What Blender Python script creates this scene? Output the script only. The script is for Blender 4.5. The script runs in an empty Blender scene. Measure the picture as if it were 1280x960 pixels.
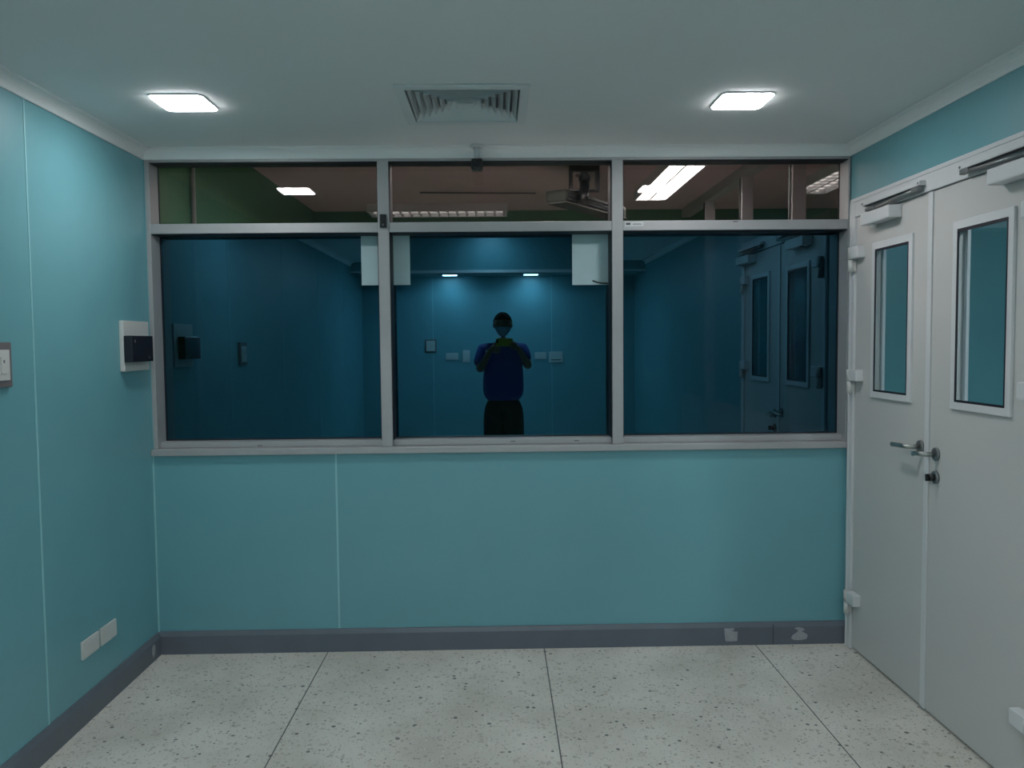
import bpy, bmesh, math, random
from mathutils import Vector, Matrix
random.seed(7)
S = bpy.context.scene
COL = S.collection
R = math.radians

# ------------------------------------------------------------------ camera
cd = bpy.data.cameras.new('camera')
cam = bpy.data.objects.new('camera', cd)
COL.objects.link(cam)
cd.sensor_fit = 'HORIZONTAL'
cd.sensor_width = 36.0
cd.lens = 987.1 / 1280 * 36.0
cd.clip_start = 0.02
pi_, ya_, ro_ = R(-3.033), R(1.028), R(-0.554)
fw = Vector((math.sin(ya_) * math.cos(pi_), math.cos(ya_) * math.cos(pi_), math.sin(pi_)))
rt = Vector((math.cos(ya_), -math.sin(ya_), 0))
up = rt.cross(fw)
r2 = rt * math.cos(ro_) + up * math.sin(ro_)
u2 = -rt * math.sin(ro_) + up * math.cos(ro_)
M = Matrix((r2, u2, -fw)).transposed().to_4x4()
M.translation = Vector((0, -3.78, 1.489))
cam.matrix_world = M
S.camera = cam

# ------------------------------------------------------------------ world, view
W = bpy.data.worlds.new('world')
S.world = W
W.use_nodes = True
W.node_tree.nodes['Background'].inputs[0].default_value = (0.5, 0.6, 0.65, 1)
W.node_tree.nodes['Background'].inputs[1].default_value = 0.0
vs = S.view_settings
vs.view_transform = 'Standard'
vs.look = 'None'
vs.gamma = 1
vs.use_curve_mapping = False
vs.exposure = 0.0

LAMP = 57.0          # radiance of the square ceiling lights
FILL_MID = 50.0
FILL_BACK = 158.0
LAMP_REAR = 92.0
TUBE_FILL = 80.0           # unseen tubes added to light the next room

XL, XR, YR, ZC = -1.652, 1.694, -5.77, 2.406

# ------------------------------------------------------------------ materials
def mat(name, col, rough=0.5, metal=0.0, spec=0.5, noise=0.0, nscale=20.0, bump=0.0, bscale=200.0, emit=0.0):
    m = bpy.data.materials.new(name)
    m.use_nodes = True
    nt = m.node_tree
    b = nt.nodes['Principled BSDF']
    b.inputs['Base Color'].default_value = (*col, 1)
    b.inputs['Roughness'].default_value = rough
    b.inputs['Metallic'].default_value = metal
    b.inputs['Specular IOR Level'].default_value = spec
    if emit:
        b.inputs['Emission Color'].default_value = (0.98, 0.985, 1.0, 1)
        b.inputs['Emission Strength'].default_value = emit
    if noise or bump:
        tc = nt.nodes.new('ShaderNodeTexCoord')
    if noise:
        n = nt.nodes.new('ShaderNodeTexNoise')
        n.inputs['Scale'].default_value = nscale
        n.inputs['Detail'].default_value = 4
        nt.links.new(tc.outputs['Object'], n.inputs['Vector'])
        r = nt.nodes.new('ShaderNodeValToRGB')
        r.color_ramp.elements[0].position = 0.3
        r.color_ramp.elements[1].position = 0.7
        r.color_ramp.elements[0].color = (*[c * (1 - noise) for c in col], 1)
        r.color_ramp.elements[1].color = (*[min(1, c * (1 + noise)) for c in col], 1)
        nt.links.new(n.outputs['Fac'], r.inputs['Fac'])
        nt.links.new(r.outputs['Color'], b.inputs['Base Color'])
    if bump:
        n2 = nt.nodes.new('ShaderNodeTexNoise')
        n2.inputs['Scale'].default_value = bscale
        nt.links.new(tc.outputs['Object'], n2.inputs['Vector'])
        bp = nt.nodes.new('ShaderNodeBump')
        bp.inputs['Strength'].default_value = bump
        bp.inputs['Distance'].default_value = 0.002
        nt.links.new(n2.outputs['Fac'], bp.inputs['Height'])
        nt.links.new(bp.outputs['Normal'], b.inputs['Normal'])
    return m

def mat_glass(name, refl, trans, rough=0.0):
    m = bpy.data.materials.new(name)
    m.use_nodes = True
    nt = m.node_tree
    nt.nodes.remove(nt.nodes['Principled BSDF'])
    out = nt.nodes['Material Output']
    t = nt.nodes.new('ShaderNodeBsdfTransparent')
    t.inputs['Color'].default_value = (*trans, 1)
    if refl is None:
        nt.links.new(t.outputs[0], out.inputs['Surface'])
        return m
    g = nt.nodes.new('ShaderNodeBsdfGlossy')
    g.inputs['Color'].default_value = (*refl, 1)
    g.inputs['Roughness'].default_value = rough
    a = nt.nodes.new('ShaderNodeAddShader')
    nt.links.new(g.outputs[0], a.inputs[0])
    nt.links.new(t.outputs[0], a.inputs[1])
    nt.links.new(a.outputs[0], out.inputs['Surface'])
    return m

def mat_terrazzo():
    m = bpy.data.materials.new('terrazzo')
    m.use_nodes = True
    nt = m.node_tree
    N, L = nt.nodes, nt.links
    b = N['Principled BSDF']
    b.inputs['Roughness'].default_value = 0.55
    b.inputs['Specular IOR Level'].default_value = 0.3
    tc = N.new('ShaderNodeTexCoord')
    nz = N.new('ShaderNodeTexNoise'); nz.inputs['Scale'].default_value = 2.2; nz.inputs['Detail'].default_value = 6
    L.new(tc.outputs['Object'], nz.inputs['Vector'])
    cr = N.new('ShaderNodeValToRGB')
    cr.color_ramp.elements[0].position = 0.3; cr.color_ramp.elements[0].color = (0.55, 0.52, 0.46, 1)
    cr.color_ramp.elements[1].position = 0.7; cr.color_ramp.elements[1].color = (0.76, 0.73, 0.67, 1)
    L.new(nz.outputs['Fac'], cr.inputs['Fac'])
    prev = cr.outputs['Color']
    # marble chips of three sizes, each darker or lighter than the cement
    for sc, thr, size, colr, amt in ((38, 0.20, 0.34, (0.10, 0.105, 0.10), 0.85), (70, 0.24, 0.38, (0.16, 0.15, 0.13), 0.7), (50, 0.35, 0.55, (0.34, 0.31, 0.26), 0.45),
                                     (120, 0.50, 0.50, (0.30, 0.29, 0.25), 0.55), (60, 0.3, 0.45, (0.74, 0.74, 0.71), 0.4)):
        v = N.new('ShaderNodeTexVoronoi'); v.inputs['Scale'].default_value = sc
        L.new(tc.outputs['Object'], v.inputs['Vector'])
        sep = N.new('ShaderNodeSeparateColor'); L.new(v.outputs['Color'], sep.inputs[0])
        c1 = N.new('ShaderNodeMath'); c1.operation = 'LESS_THAN'; c1.inputs[1].default_value = thr
        L.new(sep.outputs[0], c1.inputs[0])
        sz = N.new('ShaderNodeMath'); sz.operation = 'MULTIPLY'; sz.inputs[1].default_value = size
        L.new(sep.outputs[1], sz.inputs[0])
        c2 = N.new('ShaderNodeMath'); c2.operation = 'LESS_THAN'
        L.new(v.outputs['Distance'], c2.inputs[0]); L.new(sz.outputs[0], c2.inputs[1])
        mu = N.new('ShaderNodeMath'); mu.operation = 'MULTIPLY'
        L.new(c1.outputs[0], mu.inputs[0]); L.new(c2.outputs[0], mu.inputs[1])
        mu2 = N.new('ShaderNodeMath'); mu2.operation = 'MULTIPLY'; mu2.inputs[1].default_value = amt
        L.new(mu.outputs[0], mu2.inputs[0])
        mx = N.new('ShaderNodeMix'); mx.data_type = 'RGBA'
        L.new(mu2.outputs[0], mx.inputs[0]); L.new(prev, mx.inputs[6])
        mx.inputs[7].default_value = (*colr, 1)
        prev = mx.outputs[2]
    L.new(prev, b.inputs['Base Color'])
    return m

TEAL = mat('teal_wall_panel', (0.148, 0.375, 0.42), 0.42, spec=0.7, noise=0.03, nscale=3)
TEALJ = mat('pale_teal_joint', (0.30, 0.58, 0.60), 0.4)
WHITE = mat('white_ceiling_paint', (0.74, 0.76, 0.76), 0.8, noise=0.01, nscale=2)
COVE = mat('white_cove', (0.78, 0.80, 0.80), 0.6)
DOORM = mat('white_door_laminate', (0.57, 0.565, 0.55), 0.42, spec=0.35, noise=0.01, nscale=2)
TRIMW = mat('white_trim', (0.66, 0.67, 0.68), 0.4)
ALU = mat('anodised_aluminium', (0.41, 0.41, 0.415), 0.45, metal=0.25, noise=0.02, nscale=30)
BASE = mat('grey_vinyl_skirting', (0.125, 0.145, 0.175), 0.45, noise=0.06, nscale=8)
PATCH = mat('bare_plaster_patch', (0.36, 0.37, 0.40), 0.8, noise=0.1, nscale=60)
TERR = mat_terrazzo()
STRIP = mat('dark_divider_strip', (0.10, 0.105, 0.10), 0.5)
CEMENT = mat('cement_bed', (0.2, 0.2, 0.19), 0.9)
BLACK = mat('black_plastic', (0.012, 0.013, 0.014), 0.35)
GASK = mat('black_rubber_gasket', (0.01, 0.012, 0.02), 0.5)
PLAST = mat('white_plastic', (0.60, 0.60, 0.58), 0.4)
DGREY = mat('dark_grey_plastic', (0.16, 0.145, 0.15), 0.45)
SMOKE = mat('smoked_black_cover', (0.018, 0.018, 0.026), 0.15)
STEEL = mat('brushed_steel', (0.42, 0.42, 0.40), 0.28, metal=1.0)
DSTEEL = mat('dull_grey_steel', (0.22, 0.235, 0.24), 0.4, metal=0.6)
VENTM = mat('white_vent_metal', (0.68, 0.71, 0.72), 0.5)
DARKV = mat('dark_duct', (0.05, 0.055, 0.06), 0.8)
PAPER = mat('pale_paper', (0.45, 0.60, 0.63), 0.7, noise=0.04, nscale=9)
INK = mat('grey_print', (0.12, 0.12, 0.12), 0.6)
LIT = mat('lamp_diffuser_front', (0.9, 0.9, 0.9), 0.4, emit=LAMP)
LITM = mat('fill_diffuser_middle', (0.9, 0.9, 0.9), 0.4, emit=FILL_MID)
LITB = mat('fill_diffuser_back', (0.9, 0.9, 0.9), 0.4, emit=FILL_BACK)
LITR = mat('lamp_diffuser_rear', (0.9, 0.9, 0.9), 0.4, emit=LAMP_REAR)
LITC = mat('fill_diffuser_corridor', (0.9, 0.9, 0.9), 0.4, emit=170)
TUBEM = mat('unseen_fill_tube', (0.9, 0.9, 0.9), 0.4, emit=TUBE_FILL)
FILM = mat_glass('blue_mirror_film', (0.042, 0.112, 0.162), (0.016, 0.018, 0.018))
CLEAR = mat_glass('bronze_clear_glass', (0.03, 0.03, 0.03), (0.49, 0.44, 0.41))
BACKG = mat_glass('glass_back_face', None, (0.97, 0.97, 0.97))
DGLASS = mat_glass('door_glass', (0.10, 0.11, 0.115), (0.62, 0.72, 0.74))
GREEN = mat('green_wall_paint', (0.065, 0.20, 0.095), 0.6, noise=0.06, nscale=2)
BROWNC = mat('aged_ceiling_board', (0.72, 0.54, 0.54), 0.8, noise=0.05, nscale=2)
GREYW = mat('grey_post_paint', (0.5, 0.49, 0.49), 0.5)
GREYF = mat('grey_floor_paint', (0.55, 0.53, 0.52), 0.6, noise=0.1)
LOUV = mat('bright_louvre', (0.85, 0.85, 0.85), 0.25, metal=0.4)
SKIN = mat('skin', (0.20, 0.11, 0.075), 0.55, noise=0.05, nscale=30)
HAIR = mat('black_hair', (0.010, 0.008, 0.008), 0.9, spec=0.1, bump=0.6, bscale=150)
SHIRT = mat('royal_blue_polo', (0.016, 0.04, 0.27), 0.75, bump=0.2, bscale=400)
TROUS = mat('black_trousers', (0.012, 0.012, 0.018), 0.8)
MASKM = mat('pale_blue_mask', (0.38, 0.56, 0.66), 0.8)
PHONE = mat('lime_phone_case', (0.38, 0.34, 0.02), 0.4)
EYEW = mat('eye_white', (0.45, 0.42, 0.4), 0.2)
SHOE = mat('black_shoe', (0.015, 0.015, 0.015), 0.4)
PALEP = mat('pale_embroidery', (0.6, 0.65, 0.75), 0.8)

# ------------------------------------------------------------------ builders
class MB:
    """collects shapes into one bmesh"""
    def __init__(self):
        self.bm = bmesh.new()
    def box(self, a, b, bev=0.0, rot=None, piv=None, mi=0):
        a, b = [min(p, q) for p, q in zip(a, b)], [max(p, q) for p, q in zip(a, b)]
        t = bmesh.new()
        bmesh.ops.create_cube(t, size=1)
        for v in t.verts:
            v.co = Vector([a[k] + (v.co[k] + 0.5) * (b[k] - a[k]) for k in range(3)])
        if bev:
            bmesh.ops.bevel(t, geom=t.edges[:], offset=min(bev, 0.45 * min(q - p for p, q in zip(a, b))), segments=2, affect='EDGES', profile=0.6)
        if rot is not None:
            c = Vector(piv) if piv is not None else (Vector(a) + Vector(b)) / 2
            for v in t.verts:
                v.co = rot @ (v.co - c) + c
        for f in t.faces:
            f.material_index = mi
        self.merge(t)
        return self
    def merge(self, t):
        me = bpy.data.meshes.new('tmp')
        t.to_mesh(me); t.free()
        self.bm.from_mesh(me)
        bpy.data.meshes.remove(me)
    def ring(self, o, i, d0, d1, fn, bev=0.0):
        """flat rectangular ring: o, i = (u0,u1,v0,v1); extruded d0..d1; fn maps (u,v,d) to a point"""
        t = bmesh.new()
        def sq(r): return [(r[0], r[2]), (r[1], r[2]), (r[1], r[3]), (r[0], r[3])]
        vv = {}
        for nm, r in (('o', o), ('i', i)):
            for k, (u, v) in enumerate(sq(r)):
                for dd, d in ((0, d0), (1, d1)):
                    vv[nm, k, dd] = t.verts.new(fn(u, v, d))
        for k in range(4):
            n = (k + 1) % 4
            for dd in (0, 1):
                t.faces.new((vv['o', k, dd], vv['o', n, dd], vv['i', n, dd], vv['i', k, dd]))
            t.faces.new((vv['o', k, 0], vv['o', n, 0], vv['o', n, 1], vv['o', k, 1]))
            t.faces.new((vv['i', k, 0], vv['i', n, 0], vv['i', n, 1], vv['i', k, 1]))
        bmesh.ops.recalc_face_normals(t, faces=t.faces)
        if bev:
            bmesh.ops.bevel(t, geom=t.edges[:], offset=bev, segments=2, affect='EDGES', profile=0.6)
        self.merge(t)
        return self
    def prism(self, pts, d0, d1, fn):
        t = bmesh.new()
        a = [t.verts.new(fn(u, v, d0)) for u, v in pts]
        b = [t.verts.new(fn(u, v, d1)) for u, v in pts]
        t.faces.new(a); t.faces.new(b[::-1])
        n = len(pts)
        for k in range(n):
            t.faces.new((a[k], b[k], b[(k + 1) % n], a[(k + 1) % n]))
        bmesh.ops.recalc_face_normals(t, faces=t.faces)
        self.merge(t)
        return self
    def tube(self, pts, rad, n=12, caps=True):
        t = bmesh.new()
        P = [Vector(p) for p in pts]
        rr = rad if isinstance(rad, (list, tuple)) else [rad] * len(P)
        rings = []
        ref = None
        for k, p in enumerate(P):
            d = ((P[k + 1] if k + 1 < len(P) else p) - (P[k - 1] if k else p)).normalized()
            if ref is None:
                ref = Vector((0, 0, 1)) if abs(d.z) < 0.9 else Vector((1, 0, 0))
            x = (ref - d * ref.dot(d)).normalized(); y = d.cross(x); ref = x
            rings.append([t.verts.new(p + (x * math.cos(2 * math.pi * q / n) + y * math.sin(2 * math.pi * q / n)) * rr[k]) for q in range(n)])
        for A, B in zip(rings, rings[1:]):
            for q in range(n):
                t.faces.new((A[q], A[(q + 1) % n], B[(q + 1) % n], B[q]))
        if caps:
            t.faces.new(rings[0][::-1]); t.faces.new(rings[-1])
        bmesh.ops.recalc_face_normals(t, faces=t.faces)
        for f in t.faces:
            f.smooth = len(f.verts) == 4
        self.merge(t)
        return self
    def ball(self, c, r, seg=20, fn=None, smooth=True):
        t = bmesh.new()
        bmesh.ops.create_uvsphere(t, u_segments=seg, v_segments=max(8, seg * 2 // 3), radius=1)
        r = r if isinstance(r, (tuple, list)) else (r, r, r)
        for v in t.verts:
            co = v.co.copy()
            if fn: co = fn(co)
            v.co = Vector((c[0] + co.x * r[0], c[1] + co.y * r[1], c[2] + co.z * r[2]))
        for f in t.faces: f.smooth = smooth
        self.merge(t)
        return self
    def build(self, name, m, parent=None, **kw):
        me = bpy.data.meshes.new(name)
        self.bm.to_mesh(me); self.bm.free()
        for q in (m if isinstance(m, (list, tuple)) else [m]):
            me.materials.append(q)
        return link(name, me, parent, **kw)

def link(name, data, parent=None, loc=None):
    """links an object; children get positions relative to their parent's place"""
    o = bpy.data.objects.new(name, data)
    COL.objects.link(o)
    if parent is not None:
        o.parent = parent
        p, off = parent, Vector((0, 0, 0))
        while p is not None:
            off += p.location; p = p.parent
        if data is not None:
            o.location = -off if loc is None else Vector(loc) - off
    elif loc is not None:
        o.location = loc
    return o

def thing(name, label, cat, loc=(0, 0, 0), group=None):
    o = bpy.data.objects.new(name, None)
    COL.objects.link(o)
    o.location = loc
    o.empty_display_size = 0.1
    return tag(o, label, cat, group)

def tag(o, label=None, cat=None, group=None, kind=None):
    if label: o['label'] = label
    if cat: o['category'] = cat
    if group: o['group'] = group
    if kind: o['kind'] = kind
    return o

def struct(o, label=None):
    return tag(o, label, None, None, 'structure')

fXZ = lambda u, v, d: (u, d, v)      # plane facing the camera (x, z), depth along y
fYZ = lambda u, v, d: (d, u, v)      # side wall plane (y, z), depth along x
fXY = lambda u, v, d: (u, v, d)      # ceiling plane

# ------------------------------------------------------------------ floor
fl = struct(MB().box((XL - 0.1, YR - 0.1, -0.12), (XR + 0.1, 0.12, -0.012)).build('floor', CEMENT), 'pale speckled terrazzo floor in long slabs')
xj = [XL, -0.836, 0.212, 1.246, XR + 0.06]
yj = [0.0, -1.62, -3.24, -4.5, YR]
for a, b in zip(xj, xj[1:]):
    for c, d in zip(yj, yj[1:]):
        MB().box((a + 0.0025, d + 0.0025, -0.03), (b - 0.0025, c - 0.0025, 0.0), 0.0008).build('terrazzo_slab', TERR, fl)
for x in xj[1:-1]:
    MB().box((x - 0.0025, YR, -0.03), (x + 0.0025, 0, -0.0006)).build('divider_strip', STRIP, fl)
for y in yj[1:-1]:
    MB().box((XL, y - 0.0025, -0.03), (XR, y + 0.0025, -0.0008)).build('divider_strip', STRIP, fl)

# ------------------------------------------------------------------ ceiling with a hole for the vent
VX, VY = -0.117, -0.676          # vent centre
VH = 0.215
cm = MB()
x0, x1, y0, y1 = XL - 0.1, XR + 0.1, YR - 0.1, 0.12
cm.ring((x0, x1, y0, y1), (VX - VH, VX + VH, VY - VH, VY + VH), ZC, ZC + 0.1, fXY)
struct(cm.build('ceiling', WHITE), 'plain white ceiling')

# ------------------------------------------------------------------ coves (trim)
def cove_profile():
    pts = [(0, 0), (0, -0.048), (0.006, -0.048)]
    for k in range(7):
        a = math.pi / 2 * k / 6
        pts.append((0.044 - 0.036 * math.cos(a), -0.044 + 0.036 * math.sin(a)))
    pts += [(0.048, -0.006), (0.048, 0)]
    return pts
cp = cove_profile()
struct(MB().prism(cp, XL, XR, lambda u, v, d: (d, -u, ZC + v)).build('trim_1', COVE), 'white cove above the window wall')
struct(MB().prism(cp, YR, -0.001, lambda u, v, d: (XL + u, d, ZC + v)).build('trim_2', COVE), 'white cove above the left wall')
struct(MB().prism(cp, YR, -0.001, lambda u, v, d: (XR - u, d, ZC + v)).build('trim_3', COVE), 'white cove above the door wall')

# ------------------------------------------------------------------ left wall
wl = struct(MB().box((XL - 0.12, YR - 0.1, 0), (XL - 0.012, 0.12, ZC)).build('wall_left', CEMENT), 'teal panelled left wall')
sl = [0.0, -0.935, -2.155, -3.375, -4.595, YR]
for a, b in zip(sl, sl[1:]):
    MB().box((XL - 0.012, b + 0.001, 0), (XL, a - 0.001, ZC)).build('wall_panel', TEAL, wl)
for y in sl[1:-1]:
    MB().box((XL - 0.004, y - 0.0042, 0.1), (XL + 0.0022, y + 0.0042, ZC - 0.04), 0.001).build('joint_strip', TEALJ, wl)

# ------------------------------------------------------------------ window wall
OX0, OX1, OZ0, OZ1 = -1.645, 1.686, 0.963, 2.352       # opening
wf = MB()
wf.box((XL - 0.1, 0.012, 0), (3.4, 0.12, OZ0))
wf.box((XL - 0.1, 0, OZ1 + 0.006), (XR + 0.06, 0.12, ZC + 0.1))
wf.box((XL - 0.1, 0.0, OZ0), (OX0, 0.12, OZ1 + 0.006))
wb = struct(wf.build('wall_back', TEAL), 'teal wall below and around the wide window')
for a, b in ((XL, -0.781), (-0.781, XR)):
    MB().box((a + 0.001, 0, 0), (b - 0.001, 0.012, OZ0)).build('wall_panel', TEAL, wb)
MB().box((-0.7855, -0.0022, 0.1), (-0.7765, 0.004, OZ0), 0.001).build('joint_strip', TEALJ, wb)
MB().box((XL, -0.006, 0.1), (XL + 0.006, 0.004, OZ0), 0.001).build('corner_strip', TEALJ, wb)
# the same wall goes on past the door wall, as the end of the corridor
struct(MB().box((XR + 0.06, 0.0, 0), (3.4, 0.12, ZC + 0.1)).build('wall_corridor_end', TEAL), 'teal end wall of the corridor behind the doors')

# window frame: every member is a part
win = struct(thing('window_1', 'wide aluminium framed window of six panes, blue mirror glass below, clear above', None, (0, 0, 0)))
GY = 0.10            # glass plane
def member(nm, a, b, bev=0.002, m=ALU):
    return MB().box(a, b, bev).build(nm, m, win)
member('jamb', (OX0, -0.004, 0.99), (-1.624, GY - 0.006, 2.352))
member('jamb', (1.680, -0.004, 0.99), (1.690, GY - 0.006, 2.352))
member('head', (OX0, -0.004, 2.346), (1.690, GY - 0.006, 2.358))
member('mullion', (-0.558, -0.006, 0.995), (-0.506, GY - 0.008, 2.346))
member('mullion', (0.550, -0.006, 0.995), (0.602, GY - 0.008, 2.346))
for a, b in ((-1.624, -0.5585), (-0.5055, 0.5495), (0.6025, 1.680)):
    member('transom', (a, -0.003, 2.014), (b, GY - 0.007, 2.060))
    member('bottom_rail', (a, 0.03, 0.9955), (b, GY - 0.006, 1.0235))
member('sill', (XL + 0.001, -0.024, 0.963), (XR - 0.004, GY - 0.004, 0.9945), 0.004)
# panes meet behind the mullions; the lower ones carry blue mirror film on the room side
def pane(x0, x1, z0, z1, m, yaw=0.0, tilt=0.0):
    t = MB().box((x0, GY, z0), (x1, GY + 0.006, z1))
    t.bm.normal_update()
    for f in t.bm.faces:
        f.material_index = 0 if f.normal.y < -0.9 else 1
    c = Vector(((x0 + x1) / 2, GY, (z0 + z1) / 2))
    rm = Matrix.Rotation(yaw, 3, 'Z') @ Matrix.Rotation(tilt, 3, 'X')
    for v in t.bm.verts:
        v.co = rm @ (v.co - c) + c
    return t.build('glass_pane', [m, BACKG], win)
XS = (-1.65, -0.532, 0.576, 1.70)
for k in range(3):
    pane(XS[k] + 0.001, XS[k + 1] - 0.001, 0.98, 2.036, FILM)
    pane(XS[k] + 0.001, XS[k + 1] - 0.001, 2.038, 2.37, CLEAR, 0.0, R(-0.5))
# black pane beads: deepened as painted shade at mullions and transoms, shallow at jambs
for q, (a, b) in enumerate(((-1.624, -0.5585), (-0.5055, 0.5495), (0.6025, 1.680))):
    for z0, z1 in ((1.0235, 2.014), (2.060, 2.346)):
        ya, yb = GY - 0.001, 0.006
        bd = MB()
        bd.box((a, yb, z1 - 0.004), (b, ya, z1 - 0.0002))
        bd.box((a, GY - 0.006, z0), (b, ya, z0 + 0.005))
        bd.box((a + 0.0002, GY - 0.006 if q == 0 else yb, z0 + 0.001), (a + 0.004, ya, z1 - 0.001))
        bd.box((b - 0.004, GY - 0.006 if q == 2 else yb, z0 + 0.001), (b - 0.0002, ya, z1 - 0.001))
        bd.build('bead_and_shade', GASK, win)
# printed sticker at the left end of the right transom, and drain slots
st = MB().box((0.612, -0.0036, 2.033), (0.70, -0.003, 2.055)).build('sticker', TRIMW, win)
MB().box((0.616, -0.0041, 2.0395), (0.638, -0.0036, 2.0505)).build('printed_block', INK, st)
pm = MB()
for k in range(5):
    pm.box((0.650 + k * 0.0085, -0.0041, 2.041), (0.655 + k * 0.0085, -0.0036, 2.041 + (0.006 if k % 2 else 0.0045)))
pm.build('printed_line', INK, st)
for x, z in ((-1.15, 1.0), (0.07, 1.006), (0.38, 1.006), (1.14, 2.05)):
    MB().box((x - 0.012, 0.0295 if z < 2 else -0.0036, z), (x + 0.012, 0.0305 if z < 2 else -0.0026, z + 0.005), 0.0005).build('drain_slot', DGREY, win)

# sheets on the glass
def sheet(x0, x1, z0, z1, label):
    o = MB().box((x0, GY - 0.0045, z0), (x1, GY - 0.0032, z1)).build('paper_sheet', PAPER)
    return tag(o, label, 'sheet', 'pale sheets on the window')
sheet(-0.657, -0.421, 1.772, 2.03, 'pale blue-grey rectangular sheet behind the left mullion at top of blue glass')
s2 = sheet(0.369, 0.60, 1.765, 2.03, 'pale blue-grey rectangular sheet with black tab beside the right mullion')
MB().tube([(0.468, GY - 0.0055, 1.786), (0.490, GY - 0.0055, 1.777), (0.515, GY - 0.0055, 1.772), (0.545, GY - 0.0055, 1.772)], 0.0035, 8).build('black_tab', BLACK, s2)

# baseboard
def skirting(nm, fn, a, b, label):
    prof = [(0.0, 0.0), (0.016, 0.0), (0.016, 0.088), (0.013, 0.096), (0.008, 0.108), (0.004, 0.110), (0.0, 0.110)]
    return struct(MB().prism(prof, a, b, fn).build(nm, BASE), label)
bb = skirting('baseboard_back', lambda u, v, d: (d, -u, v), XL, XR, 'dark grey skirting under the window wall')
bl = skirting('baseboard_left', lambda u, v, d: (XL + u, d, v), YR, -0.0161, 'dark grey skirting along the left wall')
def blob(pts, nm, parent, fn):
    MB().prism(pts, 0.0158, 0.0168, fn).build(nm, PATCH, parent)
pa = [(1.092, 0.085), (1.120, 0.084), (1.137, 0.087), (1.142, 0.078), (1.131, 0.071), (1.142, 0.068), (1.157, 0.068), (1.155, 0.022), (1.125, 0.020), (1.098, 0.021), (1.095, 0.045)]
blob(pa, 'bare_patch', bb, lambda u, v, d: (u, -d, v))
pb = [(1.436, 0.088), (1.455, 0.092), (1.474, 0.089), (1.487, 0.078), (1.470, 0.070), (1.485, 0.062), (1.502, 0.050), (1.497, 0.030), (1.470, 0.022), (1.432, 0.024), (1.420, 0.034), (1.428, 0.050), (1.450, 0.066), (1.456, 0.075), (1.445, 0.082)]
blob([(u, v * 0.92) for u, v in pb], 'bare_patch', bb, lambda u, v, d: (u, -d, v))
blob([(-0.112, 0.075), (-0.090, 0.082), (-0.078, 0.062), (-0.086, 0.030), (-0.104, 0.018), (-0.115, 0.045)], 'bare_patch', bl, lambda u, v, d: (XL + d, u, v))
MB().box((1.330, -0.0163, 0.001), (1.3325, -0.012, 0.100)).build('butt_joint', BLACK, bb)

# ------------------------------------------------------------------ right wall with the double door
DY0, DY1, DZ = -0.028, -1.435, 2.145        # door frame outer
XW = XR + 0.06
wr = MB()
wr.box((XR, DY0, 0), (XR + 0.06, 0.0, ZC))
wr.box((XR, DY1, DZ), (XR + 0.06, DY0, ZC))
wr.box((XR, YR - 0.1, 0), (XR + 0.06, DY1, ZC))
struct(wr.build('wall_right', TEAL), 'teal wall above and around the white double doors')

df = MB()
def frame_path(o0, o1, oz, i0, i1, iz, x0, x1):
    df.box((x0, o0, 0), (x1, i0, oz), 0.003)
    df.box((x0, i1, 0), (x1, o1, oz), 0.003)
    df.box((x0, i0, iz), (x1, i1, oz), 0.003)
frame_path(DY0, DY1, DZ, -0.080, -1.383, 2.058, XR - 0.016, XR + 0.06)
dfo = struct(df.build('trim_4', TRIMW), 'white door frame round the double doors')
bd = MB()
bd.box((XR - 0.019, -0.045, 0), (XR - 0.014, -0.034, DZ - 0.006), 0.001)
bd.box((XR - 0.019, -1.429, DZ - 0.018), (XR - 0.014, -0.034, DZ - 0.007), 0.001)
bd.build('frame_bead', TRIMW, dfo)

def hinge(y, z, sgn, parent):
    """lift-off hinge: a tall knuckle on the frame and a plate on the leaf"""
    h = MB()
    h.box((XR - 0.042, y - sgn * 0.010, z + 0.006), (XR - 0.005, y - sgn * 0.085, z + 0.062), 0.006)
    ho = h.build('hinge', TRIMW, parent)
    k = MB()
    k.tube([(XR - 0.030, y + sgn * 0.004, z - 0.052), (XR - 0.030, y + sgn * 0.004, z + 0.004)], 0.014, 14)
    k.tube([(XR - 0.030, y + sgn * 0.004, z + 0.0055), (XR - 0.030, y + sgn * 0.004, z + 0.060)], 0.015, 14)
    k.box((XR - 0.030, y - sgn * 0.008, z - 0.048), (XR - 0.012, y + sgn * 0.02, z + 0.0))
    k.build('knuckle', PLAST, ho)

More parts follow.
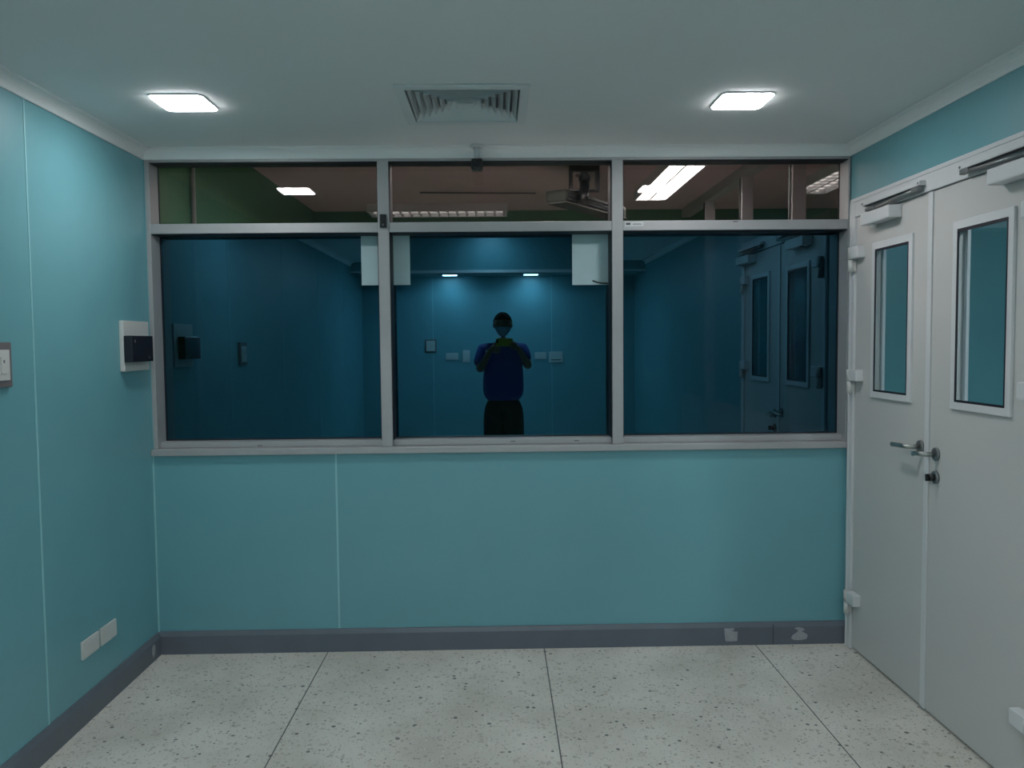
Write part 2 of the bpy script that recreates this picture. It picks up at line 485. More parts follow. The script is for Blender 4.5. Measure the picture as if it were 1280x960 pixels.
def leaf(nm, label, y0, y1, wy0, wy1, hy, sgn):
    """y0 > y1; window between wy0 > wy1; hy = hinge edge; sgn = side of the hinge edge (+1 towards the window wall)"""
    d = struct(thing(nm, label, None, (XR, (y0 + y1) / 2, 0)))
    xf = XR - 0.006
    MB().ring((y1, y0, 0.014, 2.054), (wy1, wy0, 1.235, 1.905), xf, xf + 0.045, fYZ, 0.0015).build('leaf_panel', DOORM, d)
    vf = MB().ring((wy1 - 0.006, wy0 + 0.006, 1.226, 1.914), (wy1 + 0.022, wy0 - 0.022, 1.255, 1.883), xf - 0.011, xf + 0.001, fYZ, 0.003).build('vision_frame', TRIMW, d)
    MB().ring((wy1 + 0.0, wy0 - 0.0, 1.236, 1.904), (wy1 + 0.016, wy0 - 0.016, 1.252, 1.888), xf + 0.032, xf + 0.044, fYZ, 0.001).build('rear_bead', TRIMW, vf)
    MB().ring((wy1 + 0.021, wy0 - 0.021, 1.254, 1.884), (wy1 + 0.029, wy0 - 0.029, 1.2625, 1.873), xf - 0.0105, xf - 0.0062, fYZ).build('gasket', GASK, vf)
    t = MB().box((xf - 0.006, wy1 + 0.012, 1.246), (xf - 0.002, wy0 - 0.012, 1.893))
    t.bm.normal_update()
    for f in t.bm.faces: f.material_index = 0 if f.normal.x < -0.9 else 1
    t.build('glass_pane', [DGLASS, BACKG], d)
    for z in (1.855, 1.285, 0.225):
        hinge(hy, z, sgn, d)
    return d

d1 = leaf('door_1', 'white door leaf next to the window wall with narrow glass and closer', -0.083, -0.722, -0.262, -0.592, -0.083, 1)
d2 = leaf('door_2', 'white door leaf nearer the viewer with lock and wider-looking glass', -0.724, -1.380, -0.890, -1.222, -1.380, -1)
MB().box((XR - 0.013, -0.706, 0.014), (XR - 0.0065, -0.737, 2.054), 0.002).build('meeting_strip', TRIMW, d2)

def lever(y, z, parent, L=0.125, dz=0.0):
    x = XR - 0.006
    h = MB().tube([(x, y, z), (x - 0.007, y, z), (x - 0.009, y, z)], [0.026, 0.026, 0.023], 24).build('door_handle', DSTEEL, parent)
    pts = [(x - 0.006, y, z), (x - 0.030, y, z)]
    for k in range(7):
        a = math.pi / 2 * k / 6
        pts.append((x - 0.030 - 0.026 * math.sin(a), y + 0.026 * (1 - math.cos(a)), z))
    pts += [(x - 0.056, y + L * 0.7, z + dz * 0.6), (x - 0.054, y + L * 0.88, z + dz), (x - 0.049, y + L, z + dz * 1.5)]
    MB().tube(pts, 0.0095, 14).build('lever', STEEL, h)
    return h
lever(-0.672, 1.056, d1, 0.135, -0.004)
lever(-0.785, 1.042, d2, 0.080, -0.006)
x = XR - 0.006
lk = MB().tube([(x, -0.785, 0.952), (x - 0.008, -0.785, 0.952), (x - 0.010, -0.785, 0.952)], [0.025, 0.025, 0.022], 24).build('lock', DSTEEL, d2)
MB().tube([(x - 0.008, -0.785, 0.952), (x - 0.030, -0.785, 0.952)], 0.014, 18).box((x - 0.042, -0.789, 0.938), (x - 0.028, -0.781, 0.966), 0.003).build('thumb_turn', BLACK, lk)

def closer(parent, hy, sgn):
    """hy = hinge-side end of the body, sgn=-1: the body runs away from the window wall"""
    e = hy + sgn * 0.262
    b = MB().box((XR - 0.064, hy, 1.993), (XR - 0.007, e, 2.046), 0.006).build('door_closer', TRIMW, parent)
    sy = hy + sgn * 0.07
    MB().tube([(XR - 0.036, sy, 1.9935), (XR - 0.036, sy, 1.980), (XR - 0.036, sy, 1.976)], [0.013, 0.013, 0.009], 16).build('spindle_cap', PLAST, b)
    MB().tube([(XR - 0.036, sy, 2.045), (XR - 0.036, sy, 2.062)], 0.012, 14).box((XR - 0.050, sy - sgn * 0.055, 2.054), (XR - 0.020, sy + sgn * 0.03, 2.068), 0.003).build('spindle_arm', DSTEEL, b)
    ey = hy + sgn * 0.43
    a = MB()
    a.tube([(XR - 0.036, sy + sgn * 0.02, 2.061), (XR - 0.036, ey, 2.074)], 0.0085, 10)
    a.box((XR - 0.046, ey - sgn * 0.03, 2.066), (XR - 0.026, ey + sgn * 0.02, 2.084), 0.003)
    a.build('closer_arm', DSTEEL, b)
    r = MB().box((XR - 0.044, hy - sgn * 0.03, 2.085), (XR - 0.0165, hy + sgn * 0.46, 2.104), 0.003).build('closer_rail', TRIMW, dfo)
    for y in (hy - sgn * 0.02, hy + sgn * 0.45):
        MB().tube([(XR - 0.046, y, 2.094), (XR - 0.043, y, 2.094)], 0.005, 10).build('rail_screw', DSTEEL, r)
    MB().box((XR - 0.041, hy - sgn * 0.02, 2.0835), (XR - 0.022, hy + sgn * 0.45, 2.0855)).build('rail_slot', GASK, r)
closer(d1, -0.235, -1)
closer(d2, -1.235 - 0.18, 1)

# ------------------------------------------------------------------ things on the left wall
t = thing('switch_plate', 'dark grey switch plate with pale insert, cut by the left picture edge', 'switch', (XL, -1.15, 1.43))
MB().box((XL + 0.0, -1.225, 1.355), (XL + 0.014, -1.085, 1.505), 0.003).build('plate', DGREY, t)
ins = MB().box((XL + 0.0145, -1.205, 1.378), (XL + 0.018, -1.103, 1.480), 0.002).build('insert', PLAST, t)
for k, y in enumerate((-1.183, -1.138)):
    MB().box((XL + 0.0175, y - 0.014, 1.40), (XL + 0.021, y + 0.014, 1.458), 0.002).build('rocker', PLAST, ins)
    MB().box((XL + 0.0205, y - 0.004, 1.436), (XL + 0.0214, y + 0.004, 1.446)).build('indicator', DGREY, ins)

t = thing('breaker_box', 'white breaker box with black smoked cover beside the window', 'electrical box', (XL, -0.165, 1.49))
MB().box((XL + 0.0, -0.294, 1.376), (XL + 0.020, -0.044, 1.600), 0.004).build('housing', PLAST, t)
cv = MB().box((XL + 0.0205, -0.298, 1.417), (XL + 0.058, -0.088, 1.534), 0.005).build('smoked_cover', SMOKE, t)
MB().box((XL + 0.0575, -0.272, 1.503), (XL + 0.0584, -0.266, 1.516)).build('cover_label', DGREY, cv)
MB().box((XL + 0.0575, -0.150, 1.428), (XL + 0.061, -0.120, 1.440), 0.001).build('cover_latch', BLACK, cv)

for y0, y1, lab in ((-0.703, -0.572, 'blank white socket plate low on the left wall, nearer the viewer'), (-0.556, -0.426, 'blank white socket plate low on the left wall, nearer the window')):
    t = thing('socket_plate', lab, 'socket', (XL, (y0 + y1) / 2, 0.288), 'pair of white plates low on the left wall')
    pl_ = MB().box((XL, y0, 0.253), (XL + 0.009, y1, 0.325), 0.002).build('plate', PLAST, t)
    MB().box((XL + 0.0092, y0 + 0.010, 0.262), (XL + 0.0125, y1 - 0.010, 0.316), 0.002).build('cover', PLAST, t)

# ------------------------------------------------------------------ small things at the window
t = thing('ceiling_camera', 'small black camera on a white bracket at the top of the middle window', 'camera', (-0.086, -0.05, 2.40))
MB().tube([(-0.086, -0.05, 2.4075), (-0.086, -0.05, 2.397), (-0.086, -0.05, 2.394)], [0.032, 0.032, 0.024], 20).build('mount_base', TRIMW, t)
MB().tube([(-0.086, -0.05, 2.396), (-0.086, -0.05, 2.338)], 0.012, 12).build('bracket', TRIMW, t)
b = MB().box((-0.114, -0.082, 2.286), (-0.059, -0.018, 2.341), 0.013).build('camera_body', BLACK, t)
MB().tube([(-0.086, -0.081, 2.315), (-0.086, -0.086, 2.315), (-0.086, -0.088, 2.315)], [0.015, 0.015, 0.010], 18).build('lens', SMOKE, b)

t = thing('lock_box', 'small black box fixed where the left mullion crosses the transom', 'lock', (-0.532, -0.006, 2.064))
MB().box((-0.5485, -0.022, 2.034), (-0.5155, -0.0062, 2.096), 0.004).build('case', BLACK, t)
MB().tube([(-0.532, -0.021, 2.046), (-0.532, -0.024, 2.046)], 0.005, 12).build('key_slot', DGREY, t)

# ------------------------------------------------------------------ ceiling vent: square 4-way diffuser
t = thing('ceiling_vent', 'square white ceiling vent with nested louvres between the lights', 'vent', (VX, VY, ZC))
MB().ring((VX - 0.243, VX + 0.243, VY - 0.25, VY + 0.25), (VX - 0.208, VX + 0.208, VY - 0.208, VY + 0.208), ZC - 0.010, ZC - 0.0005, fXY, 0.003).build('flange', VENTM, t)
MB().ring((VX - 0.2145, VX + 0.2145, VY - 0.2145, VY + 0.2145), (VX - 0.2085, VX + 0.2085, VY - 0.2085, VY + 0.2085), ZC - 0.004, ZC + 0.14, fXY).build('neck', VENTM, t)
MB().box((VX - 0.214, VY - 0.214, ZC + 0.14), (VX + 0.214, VY + 0.214, ZC + 0.15)).build('plenum_top', DARKV, t)
def frustum(h_out, h_in, z_out, z_in, th=0.003):
    tb = bmesh.new()
    def loop(h, z): return [tb.verts.new((VX + sx * h, VY + sy * h, z)) for sx, sy in ((-1, -1), (1, -1), (1, 1), (-1, 1))]
    A, B, C, D = loop(h_out, z_out), loop(h_in, z_in), loop(h_in, z_in + th), loop(h_out, z_out + th)
    for P, Q in ((A, B), (B, C), (C, D), (D, A)):
        for k in range(4):
            tb.faces.new((P[k], P[(k + 1) % 4], Q[(k + 1) % 4], Q[k]))
    bmesh.ops.recalc_face_normals(tb, faces=tb.faces)
    m = MB(); m.merge(tb)
    return m
for k in range(6):
    ho = 0.202 - k * 0.0275
    frustum(ho, ho - 0.017, ZC - 0.006, ZC + 0.026).build('louvre', VENTM, t)
MB().box((VX - 0.032, VY - 0.032, ZC - 0.006), (VX + 0.032, VY + 0.032, ZC - 0.001), 0.001).build('centre_plate', VENTM, t)

# ------------------------------------------------------------------ ceiling lights
def rounded(h, r, n=5):
    pts = []
    for cx, cy, a0 in ((h - r, h - r, 0), (-h + r, h - r, 90), (-h + r, -h + r, 180), (h - r, -h + r, 270)):
        for k in range(n + 1):
            a = R(a0 + 90 * k / n)
            pts.append((cx + r * math.cos(a), cy + r * math.sin(a)))
    return pts
def ceiling_light(x, y, z, label, m, group, h=0.096):
    t = thing('ceiling_light', label, 'light', (x, y, z), group)
    fr = MB()
    fr.prism([(x + u, y + v) for u, v in rounded(h + 0.004, 0.026)], z - 0.005, z - 0.0004, fXY)
    fr.build('frame', TRIMW, t)
    MB().prism([(x + u, y + v) for u, v in rounded(h - 0.001, 0.022)], z - 0.0085, z - 0.0052, fXY).build('diffuser', m, t)
    return t
G = 'square ceiling lights'
ceiling_light(-1.172, -0.727, ZC, 'glowing square ceiling light left of the vent', LIT, G)
ceiling_light(0.945, -0.722, ZC, 'glowing square ceiling light right of the vent', LIT, G)
ceiling_light(-0.05, -2.30, ZC, 'unseen fill light added overhead, in front of the boxed-in beam', LITM, G)  # added lamp, hidden behind the transom, brightens the beam face
ceiling_light(-0.48, -4.5, ZC, 'unseen fill light added behind the photographer, on the left', LITB, G)  # this and the next: added lamps hidden by the beam, for ambient light
ceiling_light(0.40, -4.5, ZC, 'unseen fill light added behind the photographer, on the right', LITB, G)

# ------------------------------------------------------------------ rear of the room (seen only as a reflection in the glass)
wrr = struct(MB().box((XL - 0.1, YR - 0.12, 0), (XR + 0.06, YR - 0.012, ZC)).build('wall_rear', CEMENT), 'teal rear wall behind the person')
sr = [XL, -0.79, 0.67, XR]
for a, b in zip(sr, sr[1:]):
    MB().box((a + 0.001, YR - 0.012, 0), (b - 0.001, YR, ZC)).build('wall_panel', TEAL, wrr)
for xx in sr[1:-1]:
    MB().box((xx - 0.0045, YR - 0.004, 0.1), (xx + 0.0045, YR + 0.0022, ZC - 0.04), 0.001).build('joint_strip', TEALJ, wrr)
struct(MB().box((XL, -5.77, 2.300), (XR, -5.02, ZC - 0.0005), 0.003).build('wall_soffit', TEAL), 'lowered teal soffit across the rear wall')
struct(MB().box((XL, -5.026, 2.286), (XR, -5.004, 2.302), 0.002).build('trim_5', COVE), 'white edge strip of the rear soffit')
skirting('baseboard_rear', lambda u, v, d: (d, YR + u, v), XL, XR, 'dark grey skirting along the rear wall')
bx = struct(MB().box((-0.95, -2.86, 2.07), (0.85, -2.60, ZC - 0.0005), 0.003).build('wall_bulkhead', TEAL), 'teal boxed-in beam overhead across the middle of the room')
MB().box((-0.952, -2.608, 2.064), (0.852, -2.596, 2.088), 0.001).build('edge_strip', COVE, bx)
ceiling_light(-0.56, -5.50, 2.300, 'square light in the rear soffit, left of the person', LITR, 'lights in the rear soffit', 0.085)
ceiling_light(0.41, -5.50, 2.300, 'square light in the rear soffit, right of the person', LITR, 'lights in the rear soffit', 0.085)
def rear_plate(nm, x, z, w, h, label, m=PLAST, cat='socket'):
    t = thing(nm, label, cat, (x, YR, z), 'plates on the rear wall')
    MB().box((x - w / 2, YR, z - h / 2), (x + w / 2, YR + 0.012, z + h / 2), 0.002).build('plate', m, t)
    q = MB().box((x - w / 2 + 0.016, YR + 0.0125, z - h / 2 + 0.016), (x + w / 2 - 0.016, YR + 0.017, z + h / 2 - 0.016), 0.002).build('cover', PLAST, t)
    return t, q
rear_plate('switch_plate', -0.82, 1.452, 0.14, 0.16, 'dark framed switch plate on the rear wall joint', DGREY, 'switch')
rear_plate('socket_plate', -0.56, 1.32, 0.15, 0.085, 'wide blank white plate on the rear wall, left of the person')
rear_plate('socket_plate', -0.385, 1.32, 0.09, 0.15, 'upright white plate on the rear wall close to the left elbow')
rear_plate('socket_plate', 0.53, 1.32, 0.14, 0.085, 'wide blank white plate on the rear wall, right of the person')
t, q = rear_plate('socket_plate', 0.72, 1.30, 0.17, 0.135, 'large white plate with dark slot on the rear wall')
MB().box((0.66, YR + 0.0165, 1.262), (0.78, YR + 0.0185, 1.272)).build('slot', BLACK, q)

# ------------------------------------------------------------------ corridor behind the doors
struct(MB().box((XR + 0.06, -4.2, -0.1), (3.4, 0.0, 0.0)).build('floor_corridor', GREYF), 'corridor floor behind the doors')
struct(MB().box((XR + 0.06, -4.2, ZC), (3.4, 0.0, ZC + 0.1)).build('ceiling_corridor', WHITE), 'corridor ceiling behind the doors')
struct(MB().box((3.3, -4.2, 0), (3.4, 0.0, ZC)).build('wall_corridor', TEAL), 'teal far wall of the corridor')
struct(MB().box((XR + 0.06, -4.3, 0), (3.4, -4.2, ZC)).build('wall_corridor_start', TEAL), 'teal near wall of the corridor')
ceiling_light(2.35, -1.95, ZC, 'unseen fill light added in the corridor behind the doors', LITC, 'added corridor lights')  # added lamp out of view, brightens what shows through the door glass

# ------------------------------------------------------------------ next room behind the window
Z2, Y2 = 2.69, 3.50
struct(MB().box((-1.8, 0.12, -0.1), (4.4, Y2 + 0.1, 0.0)).build('floor_next', GREYF), 'grey floor of the next room')
struct(MB().box((-1.8, 0.0, Z2), (4.4, Y2 + 0.1, Z2 + 0.1)).build('ceiling_next', BROWNC), 'grey-brown ceiling of the next room')
struct(MB().box((-1.8, 0.12, 0), (-1.65, Y2 + 0.1, Z2)).build('wall_next_left', GREEN), 'green left wall of the next room')
struct(MB().box((-1.65, Y2, 0), (4.4, Y2 + 0.1, Z2)).build('wall_next_far', GREEN), 'green far wall of the next room')
struct(MB().box((4.3, 0.12, 0), (4.4, Y2, Z2)).build('wall_next_right', GREEN), 'green right wall of the next room')
nf = MB()
nf.box((XL - 0.15, 0.121, OZ1 + 0.02), (XR + 0.06, 0.16, Z2)).box((XR + 0.01, 0.121, 0), (4.4, 0.16, Z2)).box((-1.65, 0.121, 0), (XR + 0.06, 0.16, 0.96))
struct(nf.build('wall_next_front', BROWNC), 'next-room side of the window wall')
# glazed partition: beam and three posts
pt = struct(thing('wall_partition', 'grey post-and-beam partition on the right of the next room', None, (1.72, 0.2, 0)))
MB().box((1.70, 0.17, Z2 - 0.075), (1.78, Y2, Z2), 0.004).build('beam', GREYW, pt)
for y in (0.80, 1.74, 2.70):
    MB().box((1.70, y - 0.035, 0), (1.78, y + 0.035, Z2 - 0.075), 0.004).build('post', GREYW, pt)
    MB().box((1.694, y - 0.012, 0), (1.70, y + 0.012, Z2 - 0.08), 0.001).build('post_bead', GASK, pt)
MB().box((1.705, 0.17, 0), (1.775, Y2, 1.0), 0.003).build('low_panel', GREYW, pt)

def pipe(nm, pts, r, m, label, cat, n=10):
    return tag(MB().tube(pts, r, n).build(nm, m), label, cat)
pipe('conduit_pipe', [(-1.632, 0.56, 0.4), (-1.632, 0.56, 2.685)], 0.012, GREYW, 'thin pale conduit running up the green wall of the next room', 'pipe')
pipe('ceiling_conduit', [(-0.60, 2.55, Z2 - 0.014), (0.32, 2.60, Z2 - 0.014)], 0.006, DGREY, 'thin dark conduit across the ceiling of the next room', 'pipe')

def fixture(x0, x1, y0, y1, label, along, n, lit=TUBEM):
    t = thing('fluorescent_fixture', label, 'light', ((x0 + x1) / 2, (y0 + y1) / 2, Z2), 'fluorescent fixtures of the next room')
    MB().ring((x0, x1, y0, y1), (x0 + 0.012, x1 - 0.012, y0 + 0.012, y1 - 0.012), Z2 - 0.07, Z2 - 0.001, fXY, 0.002).build('housing', TRIMW, t)
    MB().box((x0 + 0.01, y0 + 0.01, Z2 - 0.012), (x1 - 0.01, y1 - 0.01, Z2 - 0.002)).build('reflector', LOUV, t)
    w = (y1 - y0) if along == 'x' else (x1 - x0)
    for q in (0.27, 0.73):
        if along == 'x':
            p = [(x0 + 0.03, y0 + w * q, Z2 - 0.036), (x1 - 0.03, y0 + w * q, Z2 - 0.036)]
        else:
            p = [(x0 + w * q, y0 + 0.03, Z2 - 0.036), (x0 + w * q, y1 - 0.03, Z2 - 0.036)]
        MB().tube(p, 0.016, 12).build('tube', lit, t)
    if along == 'x':
        MB().box((x0 + 0.012, (y0 + y1) / 2 - 0.008, Z2 - 0.068), (x1 - 0.012, (y0 + y1) / 2 + 0.008, Z2 - 0.014), 0.001).build('spine', LOUV, t)
        for k in range(n):
            xx = x0 + 0.03 + (x1 - x0 - 0.06) * k / (n - 1)
            MB().prism([(xx - 0.012, Z2 - 0.054), (xx + 0.012, Z2 - 0.054), (xx, Z2 - 0.069)], y0 + 0.012, y1 - 0.012, fXZ).build('louvre', LOUV, t)
    else:
        MB().box(((x0 + x1) / 2 - 0.008, y0 + 0.012, Z2 - 0.060), ((x0 + x1) / 2 + 0.008, y1 - 0.012, Z2 - 0.014), 0.001).build('spine', LOUV, t)
        for k in range(n):
            yy = y0 + 0.03 + (y1 - y0 - 0.06) * k / (n - 1)
            MB().box((x0 + 0.012, yy - 0.0015, Z2 - 0.064), (x1 - 0.012, yy + 0.0015, Z2 - 0.054)).build('louvre', LOUV, t)
TUBE2 = mat('fluorescent_tube_bright', (0.9, 0.9, 0.9), 0.4, emit=26.0)
TUBED = mat('fluorescent_tube_dim', (0.9, 0.9, 0.9), 0.4, emit=1.1)
fixture(1.115, 1.375, 1.38, 2.655, 'bright twin-tube fluorescent fixture seen at upper right pane', 'y', 2, TUBE2)
fixture(2.30, 2.58, 1.18, 2.43, 'fluorescent fixture seen beyond the grey partition posts', 'y', 12, TUBED)
fixture(-0.40, 0.80, 0.28, 0.56, 'unseen fluorescent fixture added right above the window to light the next room', 'x', 6)  # this and the next are out of view, added to brighten the ceiling
fixture(-0.40, 0.80, 0.76, 1.04, 'unseen fluorescent fixture added second from the window to light the next room', 'x', 6)
fixture(-1.115, 0.10, 3.10, 3.42, 'louvred fluorescent fixture lying across, near the far green wall', 'x', 15, TUBED)

# hanging frame, duct and air conditioner
t = thing('hanging_frame', 'black square frame hung from the next room ceiling above the air conditioner', 'frame', (0.60, 1.66, Z2))
MB().ring((0.500, 0.705, 2.508, 2.6895), (0.522, 0.676, 2.522, 2.648), 1.63, 1.69, fXZ, 0.003).build('frame', BLACK, t)
MB().box((0.545, 1.64, 2.612), (0.625, 1.68, 2.626), 0.002).build('cross_bar', DGREY, t)
MB().ball((0.605, 1.66, 2.600), (0.040, 0.035, 0.046), 20).build('motor', BLACK, t)
MB().tube([(0.605, 1.655, 2.57), (0.602, 1.63, 2.53), (0.596, 1.60, 2.48), (0.585, 1.572, 2.425)], [0.034, 0.034, 0.032, 0.030], 14).build('flexible_duct', BLACK, t)
t = thing('air_conditioner', 'long pale air conditioner hung askew below the black hanging frame', 'air conditioner', (0.64, 1.87, 2.46))
rot = Matrix.Rotation(math.atan2(0.73, 0.52), 3, 'Z')
c = (0.655, 1.885, 2.452)
def acb(a, b, bev, nm, m, par):
    return MB().box([c[k] + a[k] for k in range(3)], [c[k] + b[k] for k in range(3)], bev, rot, c).build(nm, m, par)
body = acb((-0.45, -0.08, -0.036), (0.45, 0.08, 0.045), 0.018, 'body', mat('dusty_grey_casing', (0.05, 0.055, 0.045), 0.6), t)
for k in range(3):
    acb((-0.42, -0.087, -0.024 + k * 0.019), (0.42, -0.0805, -0.016 + k * 0.019), 0.001, 'louvre', DARKV, body)
acb((-0.45, -0.088, -0.046), (0.45, 0.06, -0.0365), 0.003, 'drip_tray', mat('dull_tray_metal', (0.10, 0.10, 0.095), 0.6), t)
acb((0.38, -0.006, 0.045), (0.392, 0.006, 0.237), 0.0, 'hanger', DARKV, t)

# ------------------------------------------------------------------ the person taking the picture
PX, PY = 0.056, -4.12
def skin_mesh(verts, edges, rad, level=2):
    me = bpy.data.meshes.new('skin_tmp')
    me.from_pydata([Vector(v) for v in verts], edges, [])
    o = bpy.data.objects.new('skin_tmp', me)
    COL.objects.link(o)
    o.modifiers.new('s', 'SKIN').use_smooth_shade = True
    sub = o.modifiers.new('d', 'SUBSURF'); sub.levels = level; sub.render_levels = level
    for k, r in enumerate(rad):
        me.skin_vertices[0].data[k].radius = r if isinstance(r, tuple) else (r, r)
        me.skin_vertices[0].data[k].use_root = (k == 0)
    dg = bpy.context.evaluated_depsgraph_get()
    dg.update()
    out = bpy.data.meshes.new_from_object(o.evaluated_get(dg))
    bpy.data.objects.remove(o); bpy.data.meshes.remove(me)
    return out
J = {}
def P(dx, dy, z): return (PX + dx, PY + dy, z)
pel, bel, che, nec = P(0, 0, 0.93), P(0, 0.015, 1.10), P(0, 0, 1.30), P(0, 0.005, 1.47)
hdb = P(0, 0.02, 1.56)
shL, shR = P(-0.195, -0.01, 1.395), P(0.195, -0.01, 1.395)
elL, elR = (-0.185, -4.02, 1.20), (0.315, -4.00, 1.235)
wrL, wrR = (-0.082, -3.85, 1.395), (0.222, -3.85, 1.40)
paL, paR = (-0.050, -3.812, 1.445), (0.188, -3.812, 1.455)
hpL, hpR = P(-0.095, 0, 0.88), P(0.095, 0, 0.88)
knL, knR = P(-0.10, 0.015, 0.50), P(0.10, 0.015, 0.50)
anL, anR = P(-0.105, -0.01, 0.10), P(0.105, -0.01, 0.10)
toL, toR = P(-0.125, 0.16, 0.035), P(0.125, 0.16, 0.035)
bv = [pel, bel, che, nec, hdb, shL, elL, wrL, paL, shR, elR, wrR, paR, hpL, knL, anL, toL, hpR, knR, anR, toR]
be = [(0, 1), (1, 2), (2, 3), (3, 4), (2, 5), (5, 6), (6, 7), (7, 8), (2, 9), (9, 10), (10, 11), (11, 12), (0, 13), (13, 14), (14, 15), (15, 16), (0, 17), (17, 18), (18, 19), (19, 20)]
br = [(.15, .11), (.155, .125), (.15, .11), (.058, .058), (.055, .06), .06, .044, .028, (.034, .018), .06, .044, .028, (.034, .018), .085, .058, .042, .035, .085, .058, .042, .035]
body_me = skin_mesh(bv, be, br)
hb = MB()
hb.bm.from_mesh(body_me)
HC = (PX, PY + 0.045, 1.672)
def headshape(co):
    v = co.copy()
    if v.z < 0:
        k = 1 + 0.22 * v.z
        v.x *= k
        if v.y > 0: v.y *= 1 + 0.05 * v.z
        else: v.y *= 1 + 0.35 * v.z
    if v.y > 0.55 and 0.02 < v.z < 0.22 and 0.15 < abs(v.x) < 0.62: v.y -= 0.07
    return v
hb.ball(HC, (0.088, 0.104, 0.122), 32, headshape)
hb.ball((HC[0], HC[1] + 0.098, HC[2] - 0.020), (0.013, 0.020, 0.020), 12)
hb.ball((HC[0], HC[1] + 0.100, HC[2] - 0.004), (0.008, 0.010, 0.026), 12)
for s in (-1, 1):
    hb.ball((HC[0] + s * 0.090, HC[1] - 0.005, HC[2] - 0.008), (0.010, 0.020, 0.031), 12)
    hb.ball((HC[0] + s * 0.033, HC[1] + 0.084, HC[2] + 0.028), (0.020, 0.010, 0.007), 10)   # brow ridge
hb.ball((HC[0], HC[1] + 0.090, HC[2] - 0.062), (0.025, 0.010, 0.010), 12)                   # lips
# fingers: four unequal bent ones behind the phone and a thumb on the screen side, for each hand
def finger(base, mid, tip, end, r=0.009):
    hb.tube([base, mid, tip, end], [r * 1.05, r, r * 0.92, r * 0.7], 10)
    hb.ball(end, r * 0.72, 10); hb.ball(base, r * 1.05, 10); hb.ball(mid, r, 10); hb.ball(tip, r * 0.93, 10)
for k, (ln, zz) in enumerate(((0.066, 1.500), (0.072, 1.480), (0.068, 1.460), (0.054, 1.441))):
    zz -= 0.022 if True else 0
    # right-hand end of the phone
    finger((0.186, -3.806, zz), (0.176, -3.776 - 0.002 * k, zz + 0.004), (0.150, -3.7745, zz + 0.006), (0.172 - ln * 0.72, -3.7755, zz + 0.007))
    # left-hand end: fingers stay low, clear of the lens
    zl = 1.452 - k * 0.0185
    finger((-0.046, -3.812, zl), (-0.036, -3.780 - 0.002 * k, zl - 0.006), (-0.010, -3.7745, zl - 0.010), (-0.030 + ln * 0.72, -3.7750, zl - 0.012))
finger((0.188, -3.824, 1.456), (0.172, -3.817, 1.478), (0.158, -3.810, 1.492), (0.145, -3.8065, 1.498), 0.0105)
finger((-0.050, -3.826, 1.448), (-0.032, -3.820, 1.472), (-0.010, -3.812, 1.484), (0.004, -3.8078, 1.489), 0.0105)
bme = bpy.data.meshes.new('person')
hb.bm.to_mesh(bme); hb.bm.free()
tmp = bpy.data.objects.new('tmp', bme); COL.objects.link(tmp)
rm = tmp.modifiers.new('r', 'REMESH'); rm.mode = 'VOXEL'; rm.voxel_size = 0.0055; rm.use_smooth_shade = True
sm = tmp.modifiers.new('m', 'SMOOTH'); sm.iterations = 2; sm.factor = 0.4
dg = bpy.context.evaluated_depsgraph_get(); dg.update()
fin = bpy.data.meshes.new_from_object(tmp.evaluated_get(dg))
bpy.data.objects.remove(tmp); bpy.data.meshes.remove(bme); bpy.data.meshes.remove(body_me)
fin.materials.clear(); fin.materials.append(SKIN)
for p in fin.polygons: p.use_smooth = True
person = thing('person', 'person in blue polo shirt, pale face mask and black trousers photographing, mirrored in glass', 'person', (PX, PY, 0))
link('body', fin, person)
# polo shirt
sv = [P(0, 0.01, 0.845), P(0, 0.02, 1.06), P(0, 0.005, 1.26), P(0, 0, 1.39), P(0, 0.005, 1.482), shL, tuple(Vector(shL).lerp(Vector(elL), 0.80)), shR, tuple(Vector(shR).lerp(Vector(elR), 0.80))]
se = [(0, 1), (1, 2), (2, 3), (3, 4), (3, 5), (5, 6), (3, 7), (7, 8)]
srad = [(.225, .165), (.232, .180), (.222, .160), (.16, .115), (.072, .07), .095, .085, .095, .085]
sme = skin_mesh(sv, se, srad)
sme.materials.append(SHIRT)
shirt = link('polo_shirt', sme, person)
MB().tube([(PX + 0.068 * math.cos(a), PY + 0.012 + 0.072 * math.sin(a), 1.492 - 0.016 * math.sin(a)) for a in [2 * math.pi * k / 20 for k in range(21)]], 0.013, 8, False).build('collar', SHIRT, shirt)
em = MB()
for k in range(3):
    em.box((-0.118 + k * 0.020, PY + 0.060, 1.392), (-0.106 + k * 0.020, PY + 0.120, 1.410), 0.002)
em.build('chest_emblem', PALEP, shirt)
# trousers and shoes
tv = [P(0, 0, 0.98), P(0, 0, 0.88), hpL, knL, P(-0.105, -0.01, 0.06), hpR, knR, P(0.105, -0.01, 0.06)]
te = [(0, 1), (1, 2), (2, 3), (3, 4), (1, 5), (5, 6), (6, 7)]
tme = skin_mesh(tv, te, [(.205, .15), (.21, .155), .135, .115, .085, .135, .115, .085])
tme.materials.append(TROUS)
link('trousers', tme, person)
for s in (-1, 1):
    m = MB()
    m.ball((PX + s * 0.115, PY + 0.06, 0.045), (0.052, 0.145, 0.045), 20, lambda co: Vector((co.x, co.y, max(co.z, -0.97) * (1.0 if co.y > 0 else 1.15) if co.z > 0 else max(co.z, -0.98))))
    m.build('shoe', SHOE, person)
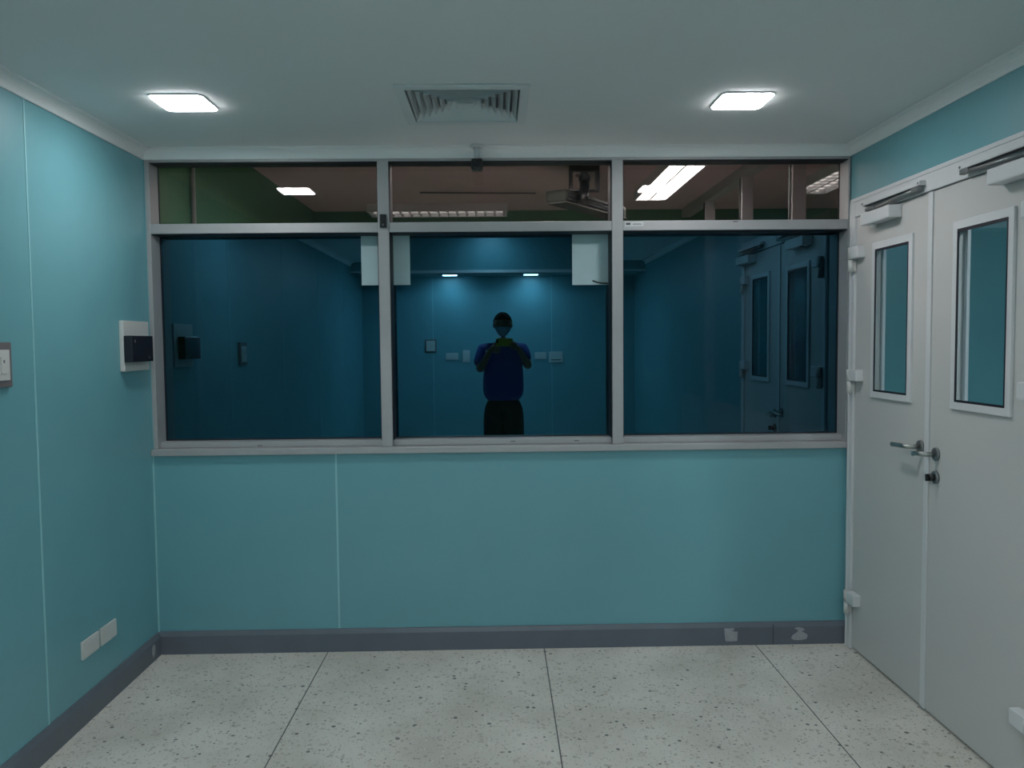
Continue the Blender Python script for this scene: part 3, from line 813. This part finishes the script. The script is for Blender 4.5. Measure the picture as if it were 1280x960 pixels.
# hair, mask and eyes
hm = MB()
def hairshape(co):
    v = co.copy()
    lim = 0.34 if v.y > 0.1 else (-0.42 if v.y < -0.35 else 0.0 - 0.42 * max(0, -v.y) + 0.34 * max(0, v.y) * 3)
    if v.z < lim: v = Vector((v.x * 0.86, v.y * 0.86, v.z))
    return v
hm.ball((HC[0], HC[1] - 0.004, HC[2] + 0.006), (0.098, 0.111, 0.119), 36, hairshape)
hm.build('hair', HAIR, person)
mk = MB()
tb = bmesh.new()
rows = []
for i in range(9):
    ph = R(-12 - 58 * i / 8)
    row = []
    for j in range(15):
        th = R(-72 + 144 * j / 14)
        rr = 1.09
        xx = HC[0] + 0.088 * rr * math.sin(th) * math.cos(ph) * (1 + 0.20 * math.sin(ph))
        yy = HC[1] + 0.104 * rr * math.cos(th) * math.cos(ph) + (0.012 * math.cos(th) ** 4)
        row.append(tb.verts.new((xx, yy, HC[2] + 0.128 * math.sin(ph))))
    rows.append(row)
for a, b in zip(rows, rows[1:]):
    for q in range(14):
        f = tb.faces.new((a[q], a[q + 1], b[q + 1], b[q])); f.smooth = True
bmesh.ops.solidify(tb, geom=tb.faces[:], thickness=0.002)
mk.merge(tb)
mo = mk.build('face_mask', MASKM, person)
for s in (-1, 1):
    MB().tube([(HC[0] + s * 0.078, HC[1] + 0.034, HC[2] - 0.03), (HC[0] + s * 0.090, HC[1] + 0.005, HC[2] + 0.015), (HC[0] + s * 0.091, HC[1] - 0.022, HC[2] - 0.01), (HC[0] + s * 0.074, HC[1] + 0.035, HC[2] - 0.07)], 0.0018, 6).build('ear_loop', MASKM, mo)
    e = MB().ball((HC[0] + s * 0.032, HC[1] + 0.084, HC[2] + 0.012), 0.0095, 14).build('eye', EYEW, person)
    MB().ball((HC[0] + s * 0.032, HC[1] + 0.0915, HC[2] + 0.010), (0.0062, 0.0035, 0.0062), 12).build('iris', HAIR, e)

# the phone held in front of the face; the picture is taken through its lens
t = thing('mobile_phone', 'lime green cased phone held sideways in both hands, mirrored in the glass', 'phone', (0.068, -3.79, 1.487))
MB().box((-0.016, -3.7945, 1.450), (0.152, -3.7840, 1.527), 0.004).build('case', PHONE, t)
MB().box((-0.012, -3.7968, 1.454), (0.148, -3.7947, 1.523), 0.001).build('screen', SMOKE, t)
MB().box((-0.010, -3.7838, 1.480), (0.010, -3.7822, 1.518), 0.001).build('lens_plate', BLACK, t)
MB().box((-0.008, -3.7900, 1.5262), (0.145, -3.7835, 1.5300), 0.0005).build('edge_band', PLAST, t)
